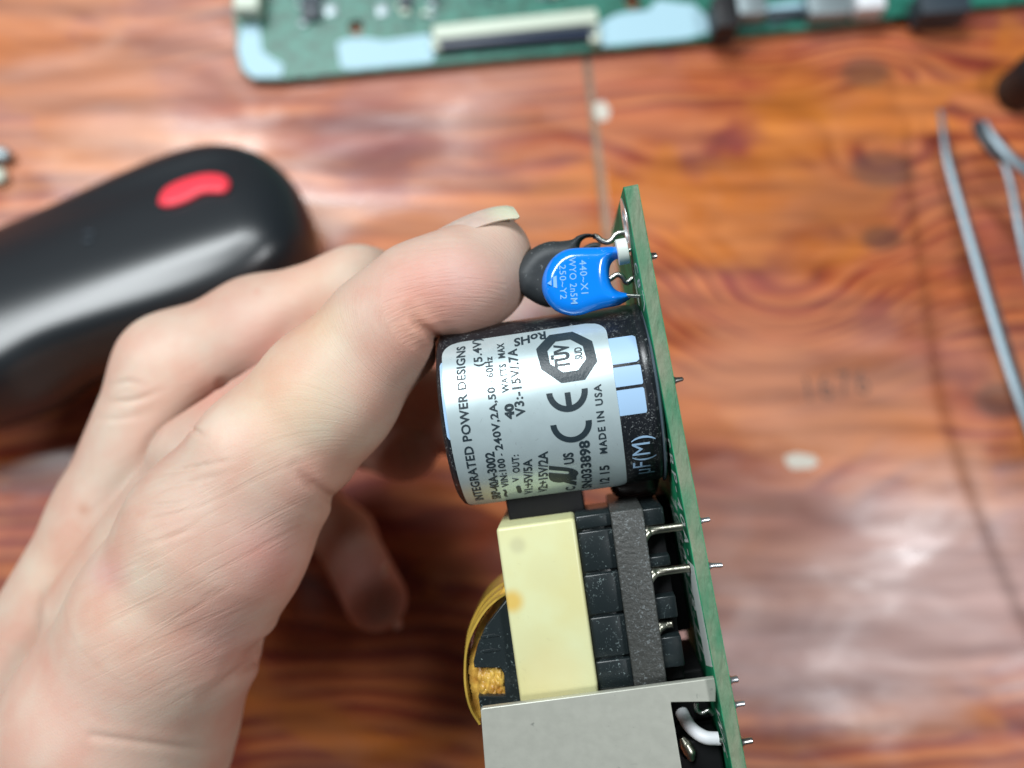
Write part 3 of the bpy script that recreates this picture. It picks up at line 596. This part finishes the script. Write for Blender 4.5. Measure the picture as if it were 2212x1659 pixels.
for k, a1 in enumerate((38.9, 44.1, 49.3, 54.6, 58.4)):
    bb = MB().box(TF, prev+.05, a1-.28, 5.0+.1*(k % 2), 12, 8.2, 12.5, .22, 2); bb.build('bobbin_block', M['bobbin'], psu, sharp=60); prev = a1
MB().box(TF, 36.9, 58.4, 5.6, 13, 8.3, 12.5, .1, 1).build('bobbin_core', M['bobbin'], psu, sharp=60)
MB().box(TF, 36.85, 58.6, 4.0, 20, 4.35, 8.25, .22, 2).build('ferrite_bar', M['ferrite'], psu, sharp=60)
for a0, a1 in ((37.2, 39.3), (43.0, 44.3), (47.9, 50.6), (52.8, 56.5)): MB().box(TF, a0, a1, 5.2, 16, 1.9, 4.5, .2, 2).build('bobbin_foot', M['bobbin'], psu, sharp=60)
MB().box(TF, 37.4, 58.5, 7.0, 20, 2.0, 4.4, .1, 1).build('bobbin_base', M['dark'], psu, sharp=60)
for a, bq, e_ in ((39.9, 5.5, -.3), (44.95, 5.5, -.3), (51.6, 6.4, 2.6)):
    P = spline([(a+.9, bq-.5, 4.9), (a+.15, bq-.2, 4.3), (a, bq, 3.6), (a, bq, (3.6+e_)/2), (a, bq, e_+.3), (a, bq, e_)], 26); r = np.interp(np.linspace(0, 1, len(P)), [0, .25, .5, .9, 1], [.62, .75, .52, .5, .62])
    MB().tube(P, r, 12, fn=TF).build('transformer_pin', M['brass'], psu, sharp=60)
def z3(x, y): return ((1700+x/1.548)*.54, (2000+y/1.548)*.54)
fl = [ab(*z3(x, y), 6.) for x, y in [(520, 600), (440, 700), (372, 790), (325, 900), (300, 1000), (305, 1040), (465, 1040), (488, 1075), (497, 1215), (330, 1215), (345, 1320), (620, 1320), (560, 600)]]
V, F = plate(fl, [], 6., 7.6, lambda V: Bw(np.column_stack([V[:, 0], V[:, 2], V[:, 1]])), bev=.12); mk('bobbin_flange', V, F, M['bobbin'], psu, sharp=40)
for y0 in (835, 925):
    q = [ab(*z3(x, y), 5.9) for x, y in ((345, y0+8), (345, y0+24), (465, y0+6), (425, y0-6))]
    V, F = plate(q, [], 5.85, 6.02, lambda V: Bw(np.column_stack([V[:, 0], V[:, 2], V[:, 1]])), bev=.04); mk('flange_rib', V, F, M['bobbin'], psu, sharp=40)
q = [ab(*z3(x, y), 8.) for x, y in [(560, 520), (440, 620), (360, 730), (300, 880), (275, 1020), (290, 1180), (340, 1340), (600, 1340)]]
def wind(name, pts, b0, b1, m, jit=0.):
    Cq = closed(pts, 90); n = len(Cq); V = []; S_ = np.linspace(b0, b1, 9)
    for b in S_:
        for k, p in enumerate(Cq): V.append((p[0]+jit*rng.randn()*.5, b+jit*rng.randn()*.3, p[1]+jit*rng.randn()))
    F = [[i*n+k, i*n+(k+1) % n, (i+1)*n+(k+1) % n, (i+1)*n+k] for i in range(8) for k in range(n)]+[list(range(n)), [8*n+k for k in range(n)]]
    return mk(name, Bw(np.array(V)), F, m, psu, sharp=25)
wind('copper_winding', q, 7.6, 19, M['copper'], .05)
arc = [ab(*z3(x, y), 8.) for x, y in [(560, 540), (470, 585), (380, 665), (310, 780), (268, 900), (258, 1030), (268, 1150), (300, 1270), (350, 1360)]]
for k, (off, b0, b1) in enumerate(((0, 6.2, 8.6), (.22, 8.9, 14), (.45, 12, 19))):
    A_ = spline([(p[0]-off*.4, p[1]+off) for p in arc], 60); V = []; F = []
    tn = np.gradient(A_, axis=0); tn /= np.linalg.norm(tn, axis=1)[:, None]; nn = np.column_stack([tn[:, 1], -tn[:, 0]])
    for i, (p, nv) in enumerate(zip(A_, nn)):
        for (u, b) in ((-.1, b0), (.16, b0), (.16, b1), (-.1, b1)): V.append((p[0]-nv[0]*u, b+.25*math.sin(i*.25+k), p[1]-nv[1]*u))
    for i in range(len(A_)-1):
        for j in range(4): F.append([i*4+j, i*4+(j+1) % 4, (i+1)*4+(j+1) % 4, (i+1)*4+j])
    mk('amber_tape_band', Bw(np.array(V)), F+[[0, 1, 2, 3], [len(V)-4+j for j in range(4)]], M['kapton'], psu, sharp=30)
crm = MB()                        # crumpled strands of the winding in the window
for k in range(13):
    x = 335+k*11.5; P = []
    for y in np.linspace(1035, 1225, 7): a_, c_ = ab(*z3(x+rng.randn()*5+(y-1035)*.1, y), 7.2); P.append((a_, 7.2+rng.randn()*.12, c_))
    crm.tube(spline(P, 24), .28+.1*rng.rand(), 7, fn=Bw)
crm.build('winding_strands', M['copper'], psu, sharp=60)
# ---- metal bracket
hp = [ab(*z3(x, y), 1.6) for x, y in [(345, 1300), (357, 1288), (1000, 1205), (1793, 1100), (1803, 1108), (1800, 1248), (1525, 1252), (1523, 1262), (1590, 1659), (1690, 2300), (420, 2300), (372, 1659)]]
V, F = plate(hp, [], 1.5, 2.4, lambda V: Bw(np.column_stack([V[:, 0], V[:, 2], V[:, 1]])), bev=.12); br = mk('metal_bracket', V, F, M['steel'], psu, sharp=40)
mk_ = lambda V: Bw(np.column_stack([V[:, 0]+.03*(V[:, 2]-27)*-1-.0, V[:, 1], V[:, 2]]))
MB().box(mk_, 58.9, 59.7, 2.3, 18, 6.2, 26.6, .15, 2).build('bracket_fold', M['steel'], br, sharp=50)
# white wire, terminal and dark parts behind the bracket's notch
def z2(x, y): return ((2550+x/3.178)*.54, (2550+y/3.178)*.54)
P = [(*(ab(*z2(x, y), b)), b) for x, y, b in [(560, 950, 9), (650, 1110, 7.2), (760, 1215, 6), (880, 1275, 5.4), (1010, 1285, 5.4), (1030, 1285, 5.4)]]
P = spline([(a, b, c) for a, c, b in P], 30); MB().tube(P, .80, 18, fn=Bw).build('white_wire', M['wire'], psu, sharp=60)
P = [(*(ab(*z2(x, y), 5.4)), 5.4) for x, y in [(980, 1285), (1060, 1300), (1120, 1310)]]; MB().tube(spline([(a, b, c) for a, c, b in P], 10), .45, 12, fn=Bw).build('wire_end', M['tin'], psu, sharp=60)
P = [(*(ab(*z2(x, y), 6)), 6) for x, y in [(560, 1270), (610, 1360), (660, 1450), (690, 1560)]]; MB().tube(spline([(a, b, c) for a, c, b in P], 20), np.interp(np.linspace(0, 1, 19), [0, .3, .7, 1], [.3, .75, .8, .35]), 16, fn=Bw).build('terminal', M['brass'], psu, sharp=60)
P = [(*(ab(*z2(x, y), 9)), 9) for x, y in [(740, 830), (755, 930), (820, 965), (900, 930), (960, 980)]]; MB().tube(spline([(a, b, c) for a, c, b in P], 20), .32, 10, fn=Bw).build('lug', M['tin'], psu, sharp=60)
for a0, a1, b0, b1, c0, c1 in ((59.5, 66, 11, 24, .3, 9), (66.4, 74, 6.5, 22, .3, 7), (59, 74, 12, 28, 9.5, 22)): MB().box(Bw, a0, a1, b0, b1, c0, c1, .4, 2).build('boxed_component', M['dark'], psu, sharp=50)
MB().box(Bw, 38.2, 57, 19, 32, .2, 5, .3, 2).build('boxed_component', M['dark'], psu, sharp=50)
# parts deeper in the board, seen in the gap between capacitor and transformer
MB().box(Bw, 33.6, 37.35, 9, 22, 11.2, 20.8, .3, 2).build('boxed_component', M['dark'], psu, sharp=50)
MB().box(Bw, 42, 54, 24, 32, .3, 12, .3, 2).build('boxed_component', M['dark'], psu, sharp=50)
V, F = inflate(closed([(33.6, 1.6), (34.4, .9), (36.2, 1.2), (37.6, 2.2), (37.8, 4.5), (37.2, 6.6), (35.6, 7.6), (34.2, 6.8), (33.4, 4.4)], 50), 1.6, 2.0, .25); mk('choke', Bw(np.column_stack([V[:, 0], V[:, 2]+15, V[:, 1]])), F, M['choke'], psu, sharp=180)

# ---------------------------------------------------------------- hand
def hand_mat():
    m = bpy.data.materials.new('skin'); m.use_nodes = True; nt = m.node_tree; n = nt.nodes; L = nt.links.new; b = n['Principled BSDF']
    at = n.new('ShaderNodeAttribute'); at.attribute_name = 'tone'; uv = n.new('ShaderNodeAttribute'); uv.attribute_name = 'flow'; wr = n.new('ShaderNodeAttribute'); wr.attribute_name = 'wrinkle'
    tc = n.new('ShaderNodeTexCoord')
    x = n.new('ShaderNodeTexNoise'); x.inputs['Scale'].default_value = 70; x.inputs['Detail'].default_value = 5; L(tc.outputs['Object'], x.inputs[0])
    r = n.new('ShaderNodeValToRGB'); e = r.color_ramp.elements; e[0].position = .34; e[0].color = (.97, .80, .75, 1); e[1].position = .66; e[1].color = (1.0, 1.07, 1.04, 1); L(x.outputs[0], r.inputs[0])
    mx = n.new('ShaderNodeMix'); mx.data_type = 'RGBA'; mx.blend_type = 'MULTIPLY'; mx.inputs[0].default_value = 1; L(at.outputs['Color'], mx.inputs[6]); L(r.outputs[0], mx.inputs[7])
    # wrinkle height field following the flow attribute
    def nz(sc_, st, det=3, dist=0.):
        mp = n.new('ShaderNodeMapping'); mp.inputs['Scale'].default_value = st; L(uv.outputs['Vector'], mp.inputs[0])
        q = n.new('ShaderNodeTexNoise'); q.inputs['Scale'].default_value = sc_; q.inputs['Detail'].default_value = det; q.inputs['Distortion'].default_value = dist; L(mp.outputs[0], q.inputs[0]); return q.outputs[0]
    big = nz(1., (.07, .75, .2), 3, .5); mid = nz(1., (.30, 2.6, .5), 3, .3); cell = n.new('ShaderNodeTexVoronoi'); cell.inputs['Scale'].default_value = 1500; cell.feature = 'DISTANCE_TO_EDGE'; L(tc.outputs['Object'], cell.inputs[0])
    mr = n.new('ShaderNodeMapRange'); mr.inputs[1].default_value = .36; mr.inputs[2].default_value = .52; L(big, mr.inputs[0])
    sp = n.new('ShaderNodeSeparateColor'); L(wr.outputs['Color'], sp.inputs[0])
    def mm(op, a, bb):
        q = n.new('ShaderNodeMath'); q.operation = op
        for i, v in enumerate((a, bb)):
            if isinstance(v, (int, float)): q.inputs[i].default_value = v
            else: L(v, q.inputs[i])
        return q.outputs[0]
    h = mm('ADD', mm('MULTIPLY', mm('MULTIPLY', mr.outputs[0], sp.outputs[0]), .9), mm('ADD', mm('MULTIPLY', mm('MULTIPLY', mid, sp.outputs[1]), .8), mm('MULTIPLY', cell.outputs[0], .22)))
    bp = n.new('ShaderNodeBump'); bp.inputs['Strength'].default_value = .75; bp.inputs['Distance'].default_value = .00022; L(h, bp.inputs['Height']); L(bp.outputs[0], b.inputs['Normal'])
    # darker, redder colour in the folds themselves
    dk = n.new('ShaderNodeMix'); dk.data_type = 'RGBA'; dk.blend_type = 'MULTIPLY'; dk.inputs[7].default_value = (.93, .84, .78, 1)
    inv = mm('MULTIPLY', mm('SUBTRACT', 1., mr.outputs[0]), mm('MULTIPLY', sp.outputs[0], .6)); L(inv, dk.inputs[0]); L(mx.outputs[2], dk.inputs[6]); L(dk.outputs[2], b.inputs['Base Color'])
    b.inputs['Roughness'].default_value = .56; b.inputs['Specular IOR Level'].default_value = .38
    b.inputs['Subsurface Weight'].default_value = .16; b.inputs['Subsurface Radius'].default_value = (1, .35, .2); b.inputs['Subsurface Scale'].default_value = .0016
    return m
def chain(X, Y, Z, pts, k=3.):    # pts: (px,py,depth,radius in units)
    d = None
    for p, q in zip(pts[:-1], pts[1:]):
        s_ = cone(X, Y, Z, C(*p[:3]), C(*q[:3]), p[3], q[3]); d = s_ if d is None else smin(d, s_, k)
    return d
THUMB = [(1060, 549, 115, 5.2), (1036, 592, 115, 5.75), (985, 606, 113.5, 6.1), (905, 640, 113, 6.4), (828, 715, 113, 7.1), (710, 850, 114, 8.6), (580, 1000, 115, 9.6), (470, 1160, 116, 11.7), (370, 1340, 120, 12.8), (265, 1560, 126, 15.5), (170, 1900, 132, 18.0)]
IDX = [(70, 1500, 142, 12.0), (262, 1130, 140, 10.2), (378, 800, 138, 8.6), (560, 715, 136, 7.9), (775, 640, 133, 7.0), (880, 650, 137, 6.0), (1010, 690, 142, 5.6), (1150, 705, 139, 5.2)]
MID = [(150, 1450, 158, 12.), (380, 960, 156, 9.0), (740, 800, 158, 7.0), (930, 880, 156, 6.3), (1080, 960, 150, 5.6)]
RNG = [(200, 1450, 170, 12.), (420, 1040, 170, 8.8), (700, 905, 172, 6.8), (800, 935, 166, 6.4), (872, 962, 154, 6.3)]
LIT = [(200, 1500, 184, 11.), (430, 1120, 186, 8.0), (640, 1060, 184, 6.4), (745, 1160, 178, 5.9), (812, 1295, 168, 5.9)]
def fhand(X, Y, Z):
    th = chain(X, Y, Z, THUMB, 2.6)
    th = smin(th, ell(X, Y, Z, C(998, 622, 112.5), (6.4, 5.0, 6.2)), 2.5)      # thumb pad
    ix = chain(X, Y, Z, IDX, 3.); ot = smin(chain(X, Y, Z, MID, 2.5), smin(chain(X, Y, Z, RNG, 2.), chain(X, Y, Z, LIT, 2.), 1.2), 1.5)
    palm = smin(cone(X, Y, Z, C(330, 1250, 146), C(470, 1010, 148), 13, 9), cone(X, Y, Z, C(200, 1500, 150), C(330, 1200, 165), 20, 13), 5.)
    web = cone(X, Y, Z, C(400, 1020, 127), C(250, 1330, 130), 5.5, 10.)
    web = smin(web, smin(cone(X, Y, Z, C(420, 985, 126), C(670, 800, 125.5), 6., 4.8), cone(X, Y, Z, C(670, 800, 125.5), C(800, 715, 125), 4.8, 3.6), 2.), 2.)
    d = smin(smin(ix, ot, 1.6), palm, 4.)
    d = smin(smin(d, web, 2.5), th, 1.8)
    for (x, y, z, r, k) in ((738, 1094, 113, 1.6, 2.2), (572, 1424, 118, 2.2, 2.6), (962, 748, 113, 1.3, 2.)):   # notches where the folds meet the outline
        c = C(x, y, z); q = cone(X, Y, Z, c-[0, 0, 6], c+[0, 0, 6], r, r); d = -smin(-d, q, k)
    return d
lo = np.minimum(C(-330, 1500, 180), C(-330, 1500, 110)); lo = np.array([-96., -34., 99.]); hi = np.array([9., 76., 199.])
V, F = surface_nets(fhand, lo, hi, .62)
V = smooth_v(V, F, 3)
me = bpy.data.meshes.new('raw'); me.from_pydata(V.tolist(), [], F.tolist()); o = link(bpy.data.objects.new('raw', me))
md = o.modifiers.new('s', 'SUBSURF'); md.levels = 1; dg = bpy.context.evaluated_depsgraph_get(); dg.update(); me2 = bpy.data.meshes.new_from_object(o.evaluated_get(dg))
V = np.empty(len(me2.vertices)*3); me2.vertices.foreach_get('co', V); V = V.reshape(-1, 3); NV = np.empty(len(V)*3); me2.vertices.foreach_get('normal', NV); NV = NV.reshape(-1, 3)
F = [list(p.vertices) for p in me2.polygons]; bpy.data.objects.remove(o)
def refine(V, it=2):
    for _ in range(it):
        f0 = fhand(*V.T); G = np.stack([fhand(*(V+d).T)-fhand(*(V-d).T) for d in np.eye(3)*.15], 1)/.3
        V = V-G*(f0/np.maximum((G*G).sum(1), .2))[:, None]
    return V, G/np.linalg.norm(G, axis=1)[:, None]
V, NV = refine(V)
px = V[:, 0]/V[:, 2]*FP+CX; py = V[:, 1]/V[:, 2]*FP+CY; front = (NV[:, 2] < .25)
thm = 1/(1+np.exp((V[:, 2]-121-.012*(py-900))/1.5))*front                # thumb side surface facing the viewer
def dpoly(pts):
    P = spline(pts, 24) if len(pts) > 2 else np.array(pts, float); d = np.full(len(V), 1e9)
    for a, b in zip(P[:-1], P[1:]):
        e = b-a; h = np.clip(((px-a[0])*e[0]+(py-a[1])*e[1])/(e@e), 0, 1); d = np.minimum(d, np.hypot(px-a[0]-h*e[0], py-a[1]-h*e[1]))
    return d
disp = np.zeros(len(V))
CREASE = [([(955, 742), (932, 722), (905, 700), (885, 672)], 9, .55, 1), ([(725, 1082), (700, 1066), (668, 1040), (640, 1010)], 10, .40, 1), ([(552, 1428), (522, 1446), (486, 1474), (440, 1508)], 9, .45, 1),
    ([(337, 1026), (420, 1010), (517, 990)], 5, .22, 1), ([(305, 1093), (381, 1088), (430, 1070)], 5, .15, 1), ([(400, 919), (446, 944)], 5, .25, 1), ([(330, 1060), (420, 1040), (500, 1020)], 5, .14, 1),
    ([(200, 1590), (320, 1606), (430, 1618), (560, 1618)], 9, .14, 1), ([(290, 1130), (380, 1110), (470, 1080)], 5, .12, 1), ([(300, 1180), (370, 1160), (450, 1130)], 5, .10, 1),
    ([(225, 870), (290, 865), (360, 840)], 6, .22, 0), ([(240, 835), (275, 825), (310, 830)], 6, .16, 0), ([(200, 905), (260, 905), (330, 890)], 6, .14, 0), ([(480, 830), (500, 860), (505, 890)], 9, .3, 0)]
for pts, wd, dp, t_ in CREASE:
    d = dpoly(pts); L0 = np.hypot(pts[0][0]-pts[-1][0], pts[0][1]-pts[-1][1]); m_ = (thm if t_ else front*(1-thm))*np.clip(np.hypot(px-pts[-1][0], py-pts[-1][1])/(.5*L0), 0, 1)*(1 if t_ and wd > 8 else np.clip(np.hypot(px-pts[0][0], py-pts[0][1])/(.3*L0), 0, 1)); disp -= dp*np.exp(-(d/wd)**2)*m_
    disp += dp*.25*(np.exp(-((d-2.2*wd)/(1.3*wd))**2))*m_
V = V+NV*disp[:, None]
# colour: base with pink, yellow and red areas, plus shade painted on the fingers behind
col = np.tile(np.array([.585, .43, .355]), (len(V), 1))
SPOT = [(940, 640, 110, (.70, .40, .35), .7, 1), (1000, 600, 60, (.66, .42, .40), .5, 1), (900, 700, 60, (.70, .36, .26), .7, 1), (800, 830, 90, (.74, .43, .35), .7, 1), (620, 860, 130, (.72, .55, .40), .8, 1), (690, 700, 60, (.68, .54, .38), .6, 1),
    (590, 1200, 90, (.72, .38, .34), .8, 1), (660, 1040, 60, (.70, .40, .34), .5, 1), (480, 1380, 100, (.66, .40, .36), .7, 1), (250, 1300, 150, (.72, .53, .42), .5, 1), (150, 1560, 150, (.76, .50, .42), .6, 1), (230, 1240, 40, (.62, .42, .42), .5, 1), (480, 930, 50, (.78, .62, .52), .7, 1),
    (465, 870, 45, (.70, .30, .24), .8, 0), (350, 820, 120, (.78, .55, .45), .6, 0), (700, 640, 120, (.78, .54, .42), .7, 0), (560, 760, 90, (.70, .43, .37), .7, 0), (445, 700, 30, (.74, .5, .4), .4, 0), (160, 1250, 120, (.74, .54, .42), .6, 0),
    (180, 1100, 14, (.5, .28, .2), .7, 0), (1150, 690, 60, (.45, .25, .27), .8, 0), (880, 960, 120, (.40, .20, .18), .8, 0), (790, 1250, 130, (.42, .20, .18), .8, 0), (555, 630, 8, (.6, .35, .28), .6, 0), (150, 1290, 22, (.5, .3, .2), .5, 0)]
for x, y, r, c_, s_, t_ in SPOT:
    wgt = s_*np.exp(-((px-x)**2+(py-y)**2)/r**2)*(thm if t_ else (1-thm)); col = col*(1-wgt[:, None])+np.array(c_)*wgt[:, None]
# wrinkle strengths: R = long folds over the thumb's root, G = fine ridges
R_ = thm*np.exp(-((px-430)/260)**4-((py-1230)/290)**4)*.42; R_ = np.clip(R_+.18*(1-thm), 0, 1)
G_ = np.clip(thm*(np.exp(-((px-1000)**2+(py-620)**2)/170**2)+.6*np.exp(-((px-820)**2+(py-800)**2)/170**2)+.25), 0, 1)
an = np.radians(-27+0*px); an = np.where(px > 860, np.radians(-20+(px-860)*.06), an); an = np.where(py < 950, np.radians(-27-(950-py)*.05), an)
fu = px/17.; fv = py/17.
flow = np.stack([fu*math.cos(math.radians(-27))+fv*math.sin(math.radians(-27)), -fu*math.sin(math.radians(-27))+fv*math.cos(math.radians(-27)), V[:, 2]*.3], 1)
tipm = np.clip(np.exp(-((px-960)**2+(py-640)**2)/200**2)*1.6, 0, 1)        # curved ridges on the pad
rx, ry = px-1000, py-1020; rad = np.hypot(rx, ry)/17.; angt = np.arctan2(ry, rx)*20
flow2 = np.stack([angt, rad, V[:, 2]*.3], 1); flow = flow*(1-tipm[:, None])+flow2*tipm[:, None]
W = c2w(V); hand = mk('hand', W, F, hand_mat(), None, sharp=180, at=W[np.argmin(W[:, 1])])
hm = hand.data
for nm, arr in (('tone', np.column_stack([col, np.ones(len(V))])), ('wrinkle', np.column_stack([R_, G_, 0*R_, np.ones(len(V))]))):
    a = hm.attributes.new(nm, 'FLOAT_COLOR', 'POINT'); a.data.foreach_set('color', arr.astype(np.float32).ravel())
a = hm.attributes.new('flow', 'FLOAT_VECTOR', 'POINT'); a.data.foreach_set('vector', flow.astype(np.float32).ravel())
tag(hand, 'bare left hand gripping the power supply, thumb pressed on the black disc', 'hand')
# nails
def nail(curve, depth, R_n, f0, f1, th=.22, up=(-.42, -.91, 0)):
    P = spline(curve, 22); V = []; nu = 19; up = N(up)
    for s_ in (0, 1):
        for i, p in enumerate(P):
            f = i/(len(P)-1); nar = (1-.12*max(0, (f-.8)/.2)**2)*(1-.25*max(0, (.12-f)/.12)**2)
            for j in range(nu):
                ph = math.radians((f0+f1)/2+(f1-f0)/2*(-1+2*j/(nu-1))*nar)
                q = C(p[0], p[1], depth)+(R_n-th*s_)*(math.cos(ph)*up+math.sin(ph)*np.array([0, 0, -1.]))-R_n*up
                V.append(q)
    n0 = len(P)*nu; F = []
    for s_ in (0, 1): F += [[s_*n0+i*nu+j, s_*n0+i*nu+j+1, s_*n0+(i+1)*nu+j+1, s_*n0+(i+1)*nu+j] for i in range(len(P)-1) for j in range(nu-1)]
    per = [j for j in range(nu)]+[i*nu+nu-1 for i in range(1, len(P))]+[(len(P)-1)*nu+j for j in range(nu-2, -1, -1)]+[i*nu for i in range(len(P)-2, 0, -1)]
    for k in range(len(per)): a, b = per[k], per[(k+1) % len(per)]; F.append([a, b, b+n0, a+n0])
    return mk('nail', c2w(np.array(V)), F, M['nail'], hand, sharp=50)
nail([(945, 498), (1003, 469), (1052, 452), (1087, 446), (1106, 448)], 115, 5.8, -40, 58)
nail([(838, 1215), (850, 1265), (861, 1315), (868, 1352)], 168, 5., -35, 35, up=(.97, -.2, 0))

stain(M['nail'], c2w(C(1112, 447, 112))[0]*U, .0078, (.60, .62, .46), .9)
